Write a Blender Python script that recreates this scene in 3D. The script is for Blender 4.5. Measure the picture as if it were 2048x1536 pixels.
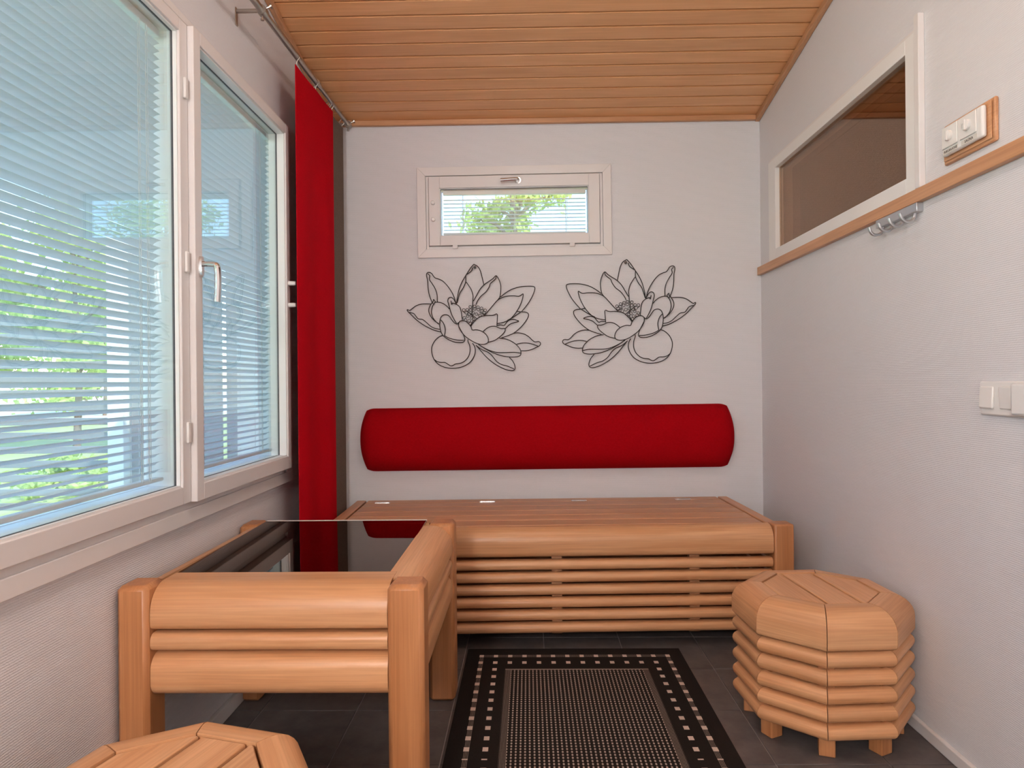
import bpy, bmesh, math, random
from mathutils import Vector, Matrix
random.seed(7)
for o in list(bpy.data.objects): bpy.data.objects.remove(o)
SC = bpy.context.scene
COL = SC.collection
R = math.radians

# ------------------------------------------------------------------ camera
cam_d = bpy.data.cameras.new('camera'); cam = bpy.data.objects.new('camera', cam_d); COL.objects.link(cam)
F, PSI, RHO = 1350.0, R(.95), R(.55)
fw = Vector((-math.sin(PSI), math.cos(PSI), 0)); r0 = Vector((math.cos(PSI), math.sin(PSI), 0)); u0 = Vector((0, 0, 1))
rt = r0*math.cos(RHO) - u0*math.sin(RHO); up = u0*math.cos(RHO) + r0*math.sin(RHO)
cam.matrix_world = Matrix(((rt.x, up.x, -fw.x, 0), (rt.y, up.y, -fw.y, 0), (rt.z, up.z, -fw.z, 1.017), (0, 0, 0, 1)))
cam_d.sensor_fit = 'HORIZONTAL'; cam_d.sensor_width = 36; cam_d.lens = 36*F/2048
cam_d.shift_x = (1024 - 1032.6)/2048; cam_d.shift_y = (763.2 - 768)/2048
cam_d.clip_start = .02; cam_d.clip_end = 600
SC.camera = cam

# ------------------------------------------------------------------ world, sun, exposure
W = bpy.data.worlds.new('sky'); SC.world = W; W.use_nodes = True
nt = W.node_tree; bg = nt.nodes['Background']
sky = nt.nodes.new('ShaderNodeTexSky'); sky.sky_type = 'NISHITA'; sky.sun_disc = False
sky.sun_elevation = R(46); sky.sun_rotation = R(130); sky.air_density = 1.0; sky.dust_density = .15; sky.ozone_density = 2.5
nt.links.new(sky.outputs[0], bg.inputs[0]); bg.inputs[1].default_value = .72
sun_d = bpy.data.lights.new('sun', 'SUN'); sun = bpy.data.objects.new('sun', sun_d); COL.objects.link(sun)
sun_d.energy = 6; sun_d.angle = R(.6); sun_d.color = (1, .95, .86)
sun.rotation_euler = Vector((-.6, .5, -.75)).to_track_quat('-Z', 'Y').to_euler()
VS = SC.view_settings
VS.view_transform = 'Standard'; VS.look = 'None'; VS.exposure = 0.13; VS.gamma = 1.0; VS.use_curve_mapping = False
LAMP_POWER = 18.0        # ceiling dome
FILL_LAMP_POWER = 100.0   # unseen globe added behind the camera as fill

# ------------------------------------------------------------------ materials
def nodes(name):
    m = bpy.data.materials.new(name); m.use_nodes = True
    n = m.node_tree.nodes; l = m.node_tree.links
    return m, n, l, n['Principled BSDF']

def plain(name, col, rough=.5, metal=0., spec=.5, sheen=0., coat=0.):
    m, n, l, b = nodes(name)
    b.inputs['Base Color'].default_value = (*col, 1); b.inputs['Roughness'].default_value = rough
    b.inputs['Metallic'].default_value = metal; b.inputs['Specular IOR Level'].default_value = spec
    b.inputs['Sheen Weight'].default_value = sheen; b.inputs['Coat Weight'].default_value = coat
    return m

def wood(name, light, dark, axis, rough=.42, amount=1.0):
    """grain runs along the local axis; every board gets its own offset and tone"""
    m, n, l, b = nodes(name)
    tc = n.new('ShaderNodeTexCoord'); oi = n.new('ShaderNodeObjectInfo')
    off = n.new('ShaderNodeVectorMath'); off.operation = 'SCALE'; off.inputs[0].default_value = (13, 7, 5)
    l.new(oi.outputs['Random'], off.inputs['Scale'])
    add = n.new('ShaderNodeVectorMath'); add.operation = 'ADD'
    l.new(tc.outputs['Object'], add.inputs[0]); l.new(off.outputs[0], add.inputs[1])
    def stretched(lo, hi, detail, rgh):
        mp = n.new('ShaderNodeMapping'); s = [hi]*3; s[axis] = lo; mp.inputs['Scale'].default_value = s
        l.new(add.outputs[0], mp.inputs[0])
        nz = n.new('ShaderNodeTexNoise'); nz.inputs['Scale'].default_value = 1; nz.inputs['Detail'].default_value = detail
        nz.inputs['Roughness'].default_value = rgh; nz.inputs['Distortion'].default_value = .6
        l.new(mp.outputs[0], nz.inputs['Vector']); return nz
    a = stretched(1.6, 22, 3, .55); c = stretched(4, 190, 2, .5)
    r1 = n.new('ShaderNodeValToRGB'); r1.color_ramp.elements[0].position = .36; r1.color_ramp.elements[1].position = .68
    r1.color_ramp.elements[0].color = (*dark, 1); r1.color_ramp.elements[1].color = (*light, 1)
    l.new(a.outputs[0], r1.inputs[0])
    mx = n.new('ShaderNodeMix'); mx.data_type = 'RGBA'; mx.blend_type = 'MULTIPLY'; mx.inputs[0].default_value = .35*amount
    r2 = n.new('ShaderNodeValToRGB'); r2.color_ramp.elements[0].position = .35; r2.color_ramp.elements[1].position = .65
    r2.color_ramp.elements[0].color = (.62, .55, .48, 1); r2.color_ramp.elements[1].color = (1, 1, 1, 1)
    l.new(c.outputs[0], r2.inputs[0]); l.new(r1.outputs[0], mx.inputs[6]); l.new(r2.outputs[0], mx.inputs[7])
    hs = n.new('ShaderNodeHueSaturation'); mr = n.new('ShaderNodeMapRange')
    mr.inputs['To Min'].default_value = 1 - .10*amount; mr.inputs['To Max'].default_value = 1 + .08*amount
    l.new(oi.outputs['Random'], mr.inputs[0]); l.new(mr.outputs[0], hs.inputs['Value']); l.new(mx.outputs[2], hs.inputs['Color'])
    l.new(hs.outputs[0], b.inputs['Base Color'])
    bp = n.new('ShaderNodeBump'); bp.inputs['Strength'].default_value = .06; bp.inputs['Distance'].default_value = .002
    l.new(c.outputs[0], bp.inputs['Height']); l.new(bp.outputs[0], b.inputs['Normal'])
    b.inputs['Roughness'].default_value = rough*.88; b.inputs['Specular IOR Level'].default_value = .5
    return m

def wallpaper(name, col):
    m, n, l, b = nodes(name)
    tc = n.new('ShaderNodeTexCoord')
    wv = n.new('ShaderNodeTexWave'); wv.bands_direction = 'Z'; wv.inputs['Scale'].default_value = 62; wv.inputs['Distortion'].default_value = 1.6
    wv.inputs['Detail'].default_value = 2; wv.inputs['Detail Scale'].default_value = 3
    nz = n.new('ShaderNodeTexNoise'); nz.inputs['Scale'].default_value = 260; nz.inputs['Detail'].default_value = 2
    l.new(tc.outputs['Object'], wv.inputs[0]); l.new(tc.outputs['Object'], nz.inputs['Vector'])
    ad = n.new('ShaderNodeMath'); ad.operation = 'ADD'; l.new(wv.outputs['Fac'], ad.inputs[0]); l.new(nz.outputs[0], ad.inputs[1])
    bp = n.new('ShaderNodeBump'); bp.inputs['Strength'].default_value = .35; bp.inputs['Distance'].default_value = .0012
    l.new(ad.outputs[0], bp.inputs['Height']); l.new(bp.outputs[0], b.inputs['Normal'])
    b.inputs['Base Color'].default_value = (*col, 1); b.inputs['Roughness'].default_value = .62; b.inputs['Specular IOR Level'].default_value = .35
    return m

def pane(name, tint, gloss, ior, rough=0.0):
    """thin pane: clear tinted sheet with a surface reflection"""
    m = bpy.data.materials.new(name); m.use_nodes = True
    n = m.node_tree.nodes; l = m.node_tree.links; n.clear()
    out = n.new('ShaderNodeOutputMaterial'); mx = n.new('ShaderNodeMixShader')
    tr = n.new('ShaderNodeBsdfTransparent'); tr.inputs[0].default_value = (*tint, 1)
    gl = n.new('ShaderNodeBsdfGlossy'); gl.inputs[0].default_value = (*gloss, 1); gl.inputs['Roughness'].default_value = rough
    # Schlick reflection, the same from both faces of the sheet
    ge = n.new('ShaderNodeNewGeometry'); dp = n.new('ShaderNodeVectorMath'); dp.operation = 'DOT_PRODUCT'
    l.new(ge.outputs['Incoming'], dp.inputs[0]); l.new(ge.outputs['Normal'], dp.inputs[1])
    def mt(op, a, c=0.0):
        q = n.new('ShaderNodeMath'); q.operation = op
        for i, v in enumerate((a, c)):
            if isinstance(v, (int, float)): q.inputs[i].default_value = v
            else: l.new(v, q.inputs[i])
        return q
    f0 = ((ior-1)/(ior+1))**2
    fr = mt('ADD', f0, mt('MULTIPLY', 1-f0, mt('POWER', mt('SUBTRACT', 1.0, mt('ABSOLUTE', dp.outputs['Value']).outputs[0]).outputs[0], 5.0).outputs[0]).outputs[0])
    l.new(fr.outputs[0], mx.inputs[0]); l.new(tr.outputs[0], mx.inputs[1]); l.new(gl.outputs[0], mx.inputs[2]); l.new(mx.outputs[0], out.inputs[0])
    return m

def fabric(name, col, col2, scale=420):
    m, n, l, b = nodes(name)
    tc = n.new('ShaderNodeTexCoord')
    mp = n.new('ShaderNodeMapping'); mp.inputs['Scale'].default_value = (scale*.3, scale*.3, scale)
    l.new(tc.outputs['Object'], mp.inputs[0])
    nz = n.new('ShaderNodeTexNoise'); nz.inputs['Scale'].default_value = 1; nz.inputs['Detail'].default_value = 2
    l.new(mp.outputs[0], nz.inputs['Vector'])
    rp = n.new('ShaderNodeValToRGB'); rp.color_ramp.elements[0].position = .3; rp.color_ramp.elements[1].position = .7
    rp.color_ramp.elements[0].color = (*col2, 1); rp.color_ramp.elements[1].color = (*col, 1)
    l.new(nz.outputs[0], rp.inputs[0]); l.new(rp.outputs[0], b.inputs['Base Color'])
    bp = n.new('ShaderNodeBump'); bp.inputs['Strength'].default_value = .2; bp.inputs['Distance'].default_value = .001
    l.new(nz.outputs[0], bp.inputs['Height']); l.new(bp.outputs[0], b.inputs['Normal'])
    b.inputs['Roughness'].default_value = .95; b.inputs['Specular IOR Level'].default_value = .03
    return m

M = {}
M['wall'] = wallpaper('wallpaper', (.755, .745, .76))
M['white'] = plain('white paint', (.80, .765, .745), .38)
M['bright_white'] = plain('bright white paint', (.86, .85, .83), .35)
M['plastic'] = plain('white plastic', (.84, .82, .79), .3)
M['wood_x'] = wood('alder wood along x', (.73, .395, .198), (.63, .30, .132), 0)
M['wood_z'] = wood('alder wood along z', (.56, .245, .10), (.46, .185, .068), 2)
M['seat_wood'] = wood('cedar seat wood', (.66, .35, .18), (.56, .27, .125), 0, .45)
M['ceil_wood'] = wood('ceiling panel wood', (.84, .44, .205), (.76, .375, .16), 0, .36, .6)
M['trim_x'] = wood('trim wood along x', (.66, .35, .18), (.56, .28, .135), 0)
M['trim_y'] = wood('trim wood along y', (.66, .35, .18), (.56, .28, .135), 1)
M['red'] = fabric('red fabric', (.56, .004, .014), (.46, .003, .009))
M['cushion'] = fabric('dark red wool', (.37, .003, .007), (.30, .002, .005))
M['grey_cloth'] = fabric('brown grey fabric', (.20, .155, .125), (.16, .12, .095))
M['chrome'] = plain('chrome', (.72, .70, .69), .18, 1)
M['steel'] = plain('brushed steel', (.42, .38, .34), .32, 1)
M['alu'] = plain('aluminium', (.55, .56, .58), .35, .85)
M['black'] = plain('black wire', (.018, .015, .014), .5)
M['dark'] = plain('dark interior', (.02, .014, .01), .9)
M['gasket'] = plain('black gasket', (.02, .022, .03), .5)
M['slat'] = plain('blind slat lacquer', (.78, .84, .87), .4)
M['cord'] = plain('white cord', (.8, .83, .84), .7)
M['clear_glass'] = pane('clear glass', (.965, .99, .985), (1, 1, 1), 1.9)
M['bronze_glass'] = pane('bronze glass', (.35, .24, .17), (1, .84, .74), 2.5)
M['clear_bronze'] = pane('pale bronze glass', (.80, .70, .60), (1, .84, .72), 2.05)
M['smoke_glass'] = pane('smoked table glass', (.055, .04, .035), (1, .88, .80), 1.42)
M['ink'] = plain('label ink', (.05, .035, .03), .6)
M['label'] = plain('label strip', (.70, .66, .60), .5)
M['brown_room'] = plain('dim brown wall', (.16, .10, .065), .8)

# floor tile
m, n, l, b = nodes('slate tile')
tc = n.new('ShaderNodeTexCoord'); oi = n.new('ShaderNodeObjectInfo')
ad = n.new('ShaderNodeVectorMath'); ad.operation = 'MULTIPLY_ADD'; ad.inputs[2].default_value = (0, 0, 0); ad.inputs[1].default_value = (1, 1, 1)
cmb = n.new('ShaderNodeCombineXYZ'); ml = n.new('ShaderNodeMath'); ml.operation = 'MULTIPLY'; ml.inputs[1].default_value = 31
l.new(oi.outputs['Random'], ml.inputs[0]); l.new(ml.outputs[0], cmb.inputs[0]); l.new(ml.outputs[0], cmb.inputs[1])
l.new(tc.outputs['Object'], ad.inputs[0]); l.new(cmb.outputs[0], ad.inputs[2])
nz = n.new('ShaderNodeTexNoise'); nz.inputs['Scale'].default_value = 14; nz.inputs['Detail'].default_value = 6; nz.inputs['Roughness'].default_value = .65
l.new(ad.outputs[0], nz.inputs['Vector'])
rp = n.new('ShaderNodeValToRGB'); rp.color_ramp.elements[0].position = .3; rp.color_ramp.elements[1].position = .75
rp.color_ramp.elements[0].color = (.075, .063, .060, 1); rp.color_ramp.elements[1].color = (.14, .117, .109, 1)
l.new(nz.outputs[0], rp.inputs[0]); l.new(rp.outputs[0], b.inputs['Base Color'])
bp = n.new('ShaderNodeBump'); bp.inputs['Strength'].default_value = .15; bp.inputs['Distance'].default_value = .002
l.new(nz.outputs[0], bp.inputs['Height']); l.new(bp.outputs[0], b.inputs['Normal']); b.inputs['Roughness'].default_value = .5
M['tile'] = m
M['grout'] = plain('grout', (.36, .31, .29), .8)

# ------------------------------------------------------------------ mesh helpers
class MB:
    def __init__(s): s.v = []; s.f = []
    def add(s, vs, fs):
        k = len(s.v); s.v += [tuple(p) for p in vs]; s.f += [[i+k for i in f] for f in fs]; return s
    def box(s, x0, x1, y0, y1, z0, z1):
        return s.add([(x0,y0,z0),(x1,y0,z0),(x1,y1,z0),(x0,y1,z0),(x0,y0,z1),(x1,y0,z1),(x1,y1,z1),(x0,y1,z1)],
                     [(0,3,2,1),(4,5,6,7),(0,1,5,4),(1,2,6,5),(2,3,7,6),(3,0,4,7)])
    def prism(s, prof, x0, x1):
        """profile [(y,z)] extruded along x; x0/x1 are numbers or functions of (y,z) (mitres)"""
        f0 = x0 if callable(x0) else (lambda y, z: x0); f1 = x1 if callable(x1) else (lambda y, z: x1)
        n = len(prof); a = [(f0(y,z), y, z) for y, z in prof]; c = [(f1(y,z), y, z) for y, z in prof]
        return s.add(a+c, [list(range(n))[::-1], list(range(n, 2*n))] + [[i, (i+1)%n, n+(i+1)%n, n+i] for i in range(n)])
    def tube(s, path, r, k=8, closed=False):
        P = [Vector(p) for p in path]; n = len(P); vs = []; prev = None
        for i, p in enumerate(P):
            t = (P[(i+1)%n] - P[i-1]) if closed else (P[min(i+1,n-1)] - P[max(i-1,0)])
            t.normalize()
            if prev is None:
                a = Vector((0,0,1)) if abs(t.z) < .9 else Vector((1,0,0))
                prev = t.cross(a).normalized()
            prev = (prev - t*prev.dot(t)).normalized(); bn = t.cross(prev)
            rr = r[i] if isinstance(r, (list, tuple)) else r
            vs += [p + (prev*math.cos(2*math.pi*j/k) + bn*math.sin(2*math.pi*j/k))*rr for j in range(k)]
        fs = []
        for i in range(n if closed else n-1):
            for j in range(k):
                fs.append([i*k+j, i*k+(j+1)%k, ((i+1)%n)*k+(j+1)%k, ((i+1)%n)*k+j])
        if not closed: fs += [list(range(k))[::-1], [(n-1)*k+j for j in range(k)]]
        return s.add(vs, fs)
    def mesh(s, name, bevel=0, seg=2, angle=35, smooth=True):
        me = bpy.data.meshes.new(name); me.from_pydata(s.v, [], s.f)
        bm = bmesh.new(); bm.from_mesh(me)
        bmesh.ops.recalc_face_normals(bm, faces=bm.faces)
        if bevel:
            es = [e for e in bm.edges if len(e.link_faces) == 2 and e.calc_face_angle(0) > R(40)]
            new = bmesh.ops.bevel(bm, geom=es, offset=bevel, segments=seg, profile=.5, affect='EDGES', clamp_overlap=True)['faces']
            for fc in bm.faces: fc.smooth = False
            for fc in new: fc.smooth = True
        bm.to_mesh(me); bm.free()
        if smooth and not bevel:
            for p in me.polygons: p.use_smooth = True
            me.set_sharp_from_angle(angle=R(angle))
        return me
    def build(s, name, mat, parent=None, **kw):
        return link(name, s.mesh(name, **kw), mat, parent)

def link(name, me, mat, parent=None, loc=None, rot=None):
    o = bpy.data.objects.new(name, me); COL.objects.link(o)
    if mat is not None and len(me.materials) == 0: me.materials.append(M[mat] if isinstance(mat, str) else mat)
    if parent is not None: o.parent = parent
    if loc is not None: o.location = loc
    if rot is not None: o.rotation_euler = rot
    return o
def tag(o, label=None, cat=None, group=None, kind=None):
    if label: o['label'] = label
    if cat: o['category'] = cat
    if group: o['group'] = group
    if kind: o['kind'] = kind
    return o
def empty(name, loc=(0,0,0), rot=(0,0,0)):
    o = bpy.data.objects.new(name, None); COL.objects.link(o); o.location = loc; o.rotation_euler = rot; o.empty_display_size = .05
    return o
def copy_tree(o, parent=None):
    c = o.copy(); COL.objects.link(c); c.parent = parent
    for ch in o.children: copy_tree(ch, c)
    return c
def box_part(name, dims, mat, parent=None, bevel=0, **kw):
    return MB().box(*dims).build(name, mat, parent, bevel=bevel, **kw)
def smooth_path(pts, sub=5, closed=False):
    P = [Vector(p) for p in pts]; n = len(P); out = []
    for i in range(n if closed else n-1):
        p0 = P[i-1] if (i > 0 or closed) else P[0]*2 - P[1]
        p1 = P[i]; p2 = P[(i+1)%n]; p3 = P[(i+2)%n] if (closed or i+2 < n) else P[n-1]*2 - P[n-2]
        for k in range(sub):
            t = k/sub
            out.append(.5*((2*p1) + (p2-p0)*t + (2*p0-5*p1+4*p2-p3)*t*t + (3*p1-p0-3*p2+p3)*t**3))
    if not closed: out.append(P[-1])
    return out
def log_profile(h, d, top_r=None, bot_r=None, n=7):
    """board seen end on: flat back at y=0, front at y=-d, z from 0 to h, front corners rounded"""
    tr = min(top_r or h/2, d, h); br = min(bot_r or h/2, d, h-tr+1e-9)
    p = [(0, 0)]
    for i in range(n+1):
        a = R(-90) + R(90)*i/n; p.append((-(d-br) - br*math.cos(a), br + br*math.sin(a)))
    for i in range(n+1):
        a = R(90)*i/n; p.append((-(d-tr) - tr*math.cos(a), h-tr + tr*math.sin(a)))
    p.append((0, h))
    q = []
    for a in p:
        if not q or (abs(a[0]-q[-1][0]) + abs(a[1]-q[-1][1])) > 1e-5: q.append(a)
    return q

# ------------------------------------------------------------------ the room
XL, XR, YB, YF = -.935, 1.122, 3.25, -1.25
CZ, CS = 2.275, .178                       # ceiling height at the back wall, rise towards the front
def cz(y): return CZ + CS*(YB - y)
HT = cz(YF) + .1

fl = box_part('floor', (XL-.1, XR+.1, YF-.1, YB+.1, -.12, -.004), 'grout')
tag(fl, 'dark slate grey tiled floor with thin pale joints', 'floor', kind='structure')
T = .297
tile_me = MB().box(-T/2+.0018, T/2-.0018, -T/2+.0018, T/2-.0018, -.006, 0).mesh('tile', bevel=.0008, seg=1)
tile_me.materials.append(M['tile'])
x = .647 - T/2 - 6*T
cols = [.647 + T/2 - i*T for i in range(-2, 7)]
y = 2.385 + T/2 + 3*T
for cx in cols:
    for j in range(-4, 12):
        cy = 2.385 - T/2 - j*T
        x0, x1, y0, y1 = max(cx-T/2, XL), min(cx+T/2, XR), max(cy-T/2, YF), min(cy+T/2, YB)
        if x1-x0 < .02 or y1-y0 < .02: continue
        if x1-x0 > T-.001 and y1-y0 > T-.001:
            link('tile', tile_me, None, fl, (cx, cy, 0))
        else:
            o = MB().box(x0-cx+.0018, x1-cx-.0018, y0-cy+.0018, y1-cy-.0018, -.006, 0).build('tile', 'tile', fl); o.location = (cx, cy, 0)

# left wall with the large window opening
WY0, WY1, WZ0, WZ1 = .60, 2.53, .69, 1.99
wl = MB()
wl.box(XL-.16, XL, YF-.1, WY0, -.1, HT).box(XL-.16, XL, WY1, YB+.1, -.1, HT)
wl.box(XL-.16, XL, WY0, WY1, -.1, WZ0).box(XL-.16, XL, WY0, WY1, WZ1, HT)
tag(wl.build('wall_left', 'wall', smooth=False), 'off white textured wall around the big blind-covered window', 'wall', kind='structure')
BX0, BX1, BZ0, BZ1 = -.475, .362, 1.665, 2.012
wb = MB()
wb.box(XL, BX0, YB, YB+.16, -.1, HT).box(BX1, XR, YB, YB+.16, -.1, HT).box(BX0, BX1, YB, YB+.16, -.1, BZ0).box(BX0, BX1, YB, YB+.16, BZ1, HT)
tag(wb.build('wall_back', 'wall', smooth=False), 'off white textured end wall behind the bench', 'wall', kind='structure')
RY0, RY1, RZ0, RZ1 = 1.94, 3.07, 1.56, 1.99
wr = MB()
wr.box(XR, XR+.1, YF-.1, RY0, -.1, HT).box(XR, XR+.1, RY1, YB+.1, -.1, HT).box(XR, XR+.1, RY0, RY1, -.1, RZ0).box(XR, XR+.1, RY0, RY1, RZ1, HT)
tag(wr.build('wall_right', 'wall', smooth=False), 'off white textured wall with the wooden rail and narrow dark window', 'wall', kind='structure')
tag(box_part('wall_front', (XL, XR, YF-.1, YF, -.1, HT), 'wall', smooth=False), 'off white wall behind the camera', 'wall', kind='structure')

# ceiling of tongue and groove boards
ce = MB()
ce.prism([(YB+.16, cz(YB+.16)+.024), (YB+.16, cz(YB+.16)+.2), (YF-.1, cz(YF-.1)+.2), (YF-.1, cz(YF-.1)+.024)], XL-.16, XR+1.9)
ce = ce.build('ceiling', 'dark', smooth=False)
tag(ce, 'sloping ceiling of warm brown wooden panel boards', 'ceiling', kind='structure')
BW = .0775
bl_ = BW*math.sqrt(1+CS*CS)
bd = MB().prism([(-bl_/2+.0046, 0), (bl_/2-.0046, 0), (bl_/2-.0040, .015), (bl_/2+.001, .016), (bl_/2+.001, .020), (-bl_/2+.0030, .020)], XL-.02, XR+.02).mesh('board', bevel=.0012, seg=1)
bd.materials.append(M['ceil_wood'])
k = 0
while True:
    yc = 3.238 - BW*(k-.5)
    if yc < YF-.05: break
    link('board', bd, None, ce, (0, yc, cz(yc)), (-math.atan(CS), 0, 0)); k += 1
TT = .022
def sloped_trim(name, xa, xb, label):
    mb = MB(); ang = 1
    mb.prism([(YB, cz(YB)), (YF, cz(YF)), (YF, cz(YF)-TT-.004), (YB, cz(YB)-TT-.004)], xa, xb)
    tag(mb.build(name, 'trim_y', bevel=.004), label, 'trim', kind='structure')
sloped_trim('trim_1', XL, XL+TT, 'thin wooden moulding between left wall and ceiling')
sloped_trim('trim_2', XR-TT, XR, 'thin wooden moulding between right wall and ceiling')
tag(MB().prism([(YB, cz(YB)), (YB-TT, cz(YB-TT)), (YB-TT, cz(YB)-TT), (YB, cz(YB)-TT)], XL+TT, XR-TT).build('trim_3', 'trim_x', bevel=.004),
    'thin wooden moulding between end wall and ceiling', 'trim', kind='structure')
# baseboards
tag(box_part('baseboard_right', (XR-.014, XR, YF, YB, 0, .035), 'white', bevel=.003), 'low white baseboard along the right wall', 'baseboard', kind='structure')
tag(box_part('baseboard_left', (XL, XL+.014, YF, YB, 0, .045), 'white', bevel=.003), 'low white baseboard along the left wall below the window', 'baseboard', kind='structure')
# wooden rail along the right wall
tag(box_part('trim_4', (XR-.020, XR, YF, 3.243, 1.513, 1.551), 'trim_y', bevel=.002), 'horizontal wooden rail running along the right wall under the narrow window', 'rail', kind='structure')

# dim room behind the narrow window
ar = MB()
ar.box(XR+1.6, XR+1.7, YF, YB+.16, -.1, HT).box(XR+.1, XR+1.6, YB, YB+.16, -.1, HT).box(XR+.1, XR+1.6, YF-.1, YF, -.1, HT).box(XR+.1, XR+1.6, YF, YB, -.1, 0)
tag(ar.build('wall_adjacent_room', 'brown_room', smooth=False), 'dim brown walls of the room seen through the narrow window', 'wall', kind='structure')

# ------------------------------------------------------------------ ceiling lamp (behind the camera, lights the room)
lp = empty('ceiling_lamp', (.10, 1.6, cz(1.6)-.045)); tag(lp, 'round white dome lamp on the ceiling above the camera', 'lamp')
def disc(r0, r1, z0, z1, k=32):
    mb = MB(); vs = [(r0*math.cos(2*math.pi*i/k), r0*math.sin(2*math.pi*i/k), z0) for i in range(k)] + [(r1*math.cos(2*math.pi*i/k), r1*math.sin(2*math.pi*i/k), z1) for i in range(k)]
    return mb.add(vs, [list(range(k))[::-1], list(range(k, 2*k))] + [[i, (i+1)%k, k+(i+1)%k, k+i] for i in range(k)])
disc(.17, .17, .0, .045).build('ceiling_mount', 'bright_white', lp)
def glow(name, power, col):
    m_, n_, l_, b_ = nodes(name); b_.inputs['Emission Color'].default_value = (*col, 1); b_.inputs['Emission Strength'].default_value = power
    b_.inputs['Base Color'].default_value = (.9, .9, .9, 1); return m_
def globe(rx, rz_, K=24, rows=12):
    vs = [(0,0,-rz_)]; fs = []
    for i in range(1, rows):
        a = math.pi*i/rows
        vs += [(rx*math.sin(a)*math.cos(2*math.pi*j/K), rx*math.sin(a)*math.sin(2*math.pi*j/K), -rz_*math.cos(a)) for j in range(K)]
    vs.append((0,0,rz_))
    for j in range(K): fs.append([0, 1+(j+1)%K, 1+j]); fs.append([len(vs)-1, 1+(rows-2)*K+j, 1+(rows-2)*K+(j+1)%K])
    for i in range(rows-2):
        for j in range(K): fs.append([1+i*K+j, 1+i*K+(j+1)%K, 1+(i+1)*K+(j+1)%K, 1+(i+1)*K+j])
    return MB().add(vs, fs)
globe(.16, .07).build('dome_shade', glow('dome lamp glow', LAMP_POWER, (1, .975, .955)), lp)
wl_ = empty('fill_lamp', (-.52, YF, 1.58)); tag(wl_, 'unseen white globe lamp added behind the camera as fill light', 'lamp')  # added out of view for soft frontal light on the room
MB().tube([(0, 0, 0), (0, .03, 0)], .06, 24).build('wall_plate', 'bright_white', wl_)
MB().tube([(0, .03, 0), (0, .10, 0)], .015, 12).build('arm', 'bright_white', wl_)
g_ = globe(.15, .15).build('globe_shade', glow('fill lamp glow', FILL_LAMP_POWER, (1, .965, .94)), wl_); g_.location = (0, .22, 0)

# ------------------------------------------------------------------ big window on the left wall
w1 = empty('window_1', (XL, 1.56, .69)); tag(w1, 'large white two-sash window on the left wall', 'window', kind='structure')
def wbox(dims): return MB().box(dims[0]-XL, dims[1]-XL, dims[2]-1.56, dims[3]-1.56, dims[4]-.69, dims[5]-.69)
def wpart(name, dims, mat, parent, bevel=.002, child_of_part=False):
    return wbox(dims).build(name, mat, parent, bevel=bevel)
# casing boards on the wall
wpart('casing', (XL, -.914, .52, 2.61, .642, .682), 'white', w1)
wpart('casing', (XL, -.914, .52, 2.61, 1.992, 2.012), 'white', w1)
wpart('casing', (XL, -.914, 2.545, 2.61, .682, 1.992), 'white', w1)
wpart('casing', (XL, -.914, .52, .585, .682, 1.992), 'white', w1)
# frame lining the opening
fr = MB()
for d in ((XL-.16, -.92, WY0, WY1, .672, .70), (XL-.16, -.92, WY0, WY1, 1.982, 1.995), (XL-.16, -.92, WY0-.02, WY0+.02, .70, 1.982), (XL-.16, -.92, WY1-.004, WY1+.02, .70, 1.982)):
    fr.box(d[0]-XL, d[1]-XL, d[2]-1.56, d[3]-1.56, d[4]-.69, d[5]-.69)
fr.build('frame', 'white', w1, bevel=.001)
def sash(y0, y1, gy0, gy1, xf, z0, z1, gz0, gz1):
    """four members, face at xf; glazing bead; two panes with the blind between them"""
    xb = -1.01
    mb = MB()
    for d in ((xb, xf, y0, gy0-.004, z0, z1), (xb, xf, gy1+.004, y1, z0, z1), (xb, xf, gy0-.004, gy1+.004, z0, gz0-.004), (xb, xf, gy0-.004, gy1+.004, gz1+.004, z1)):
        mb.box(d[0]-XL, d[1]-XL, d[2]-1.56, d[3]-1.56, d[4]-.69, d[5]-.69)
    s = mb.build('sash', 'white', w1, bevel=.002)
    mb = MB()
    for d in ((xb+.002, xf-.006, gy0-.005, gy0+.001, gz0-.004, gz1+.004), (xb+.002, xf-.006, gy1-.001, gy1+.005, gz0-.004, gz1+.004),
              (xb+.002, xf-.006, gy0, gy1, gz0-.005, gz0+.001), (xb+.002, xf-.006, gy0, gy1, gz1-.001, gz1+.005)):
        mb.box(d[0]-XL, d[1]-XL, d[2]-1.56, d[3]-1.56, d[4]-.69, d[5]-.69)
    mb.build('glazing_bead', 'bright_white', s)
    for gx in (-.922, -.995):
        wpart('pane', (gx-.004, gx, gy0+.001, gy1-.001, gz0+.001, gz1-.001), 'clear_glass', s, 0)
        g = MB(); t = .0016
        for d in ((gx-.005, gx+.001, gy0, gy0+t, gz0, gz1), (gx-.005, gx+.001, gy1-t, gy1, gz0, gz1), (gx-.005, gx+.001, gy0, gy1, gz0, gz0+t), (gx-.005, gx+.001, gy0, gy1, gz1-t, gz1)):
            g.box(d[0]-XL, d[1]-XL, d[2]-1.56, d[3]-1.56, d[4]-.69, d[5]-.69)
        g.build('gasket', 'gasket' if gx > -.95 else 'white', s)
    return s
s1 = sash(.622, 1.797, .69, 1.752, -.905, .702, 1.982, .752, 1.944)
s2 = sash(1.799, 2.524, 1.842, 2.488, -.889, .702, 1.982, .752, 1.944)
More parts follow.
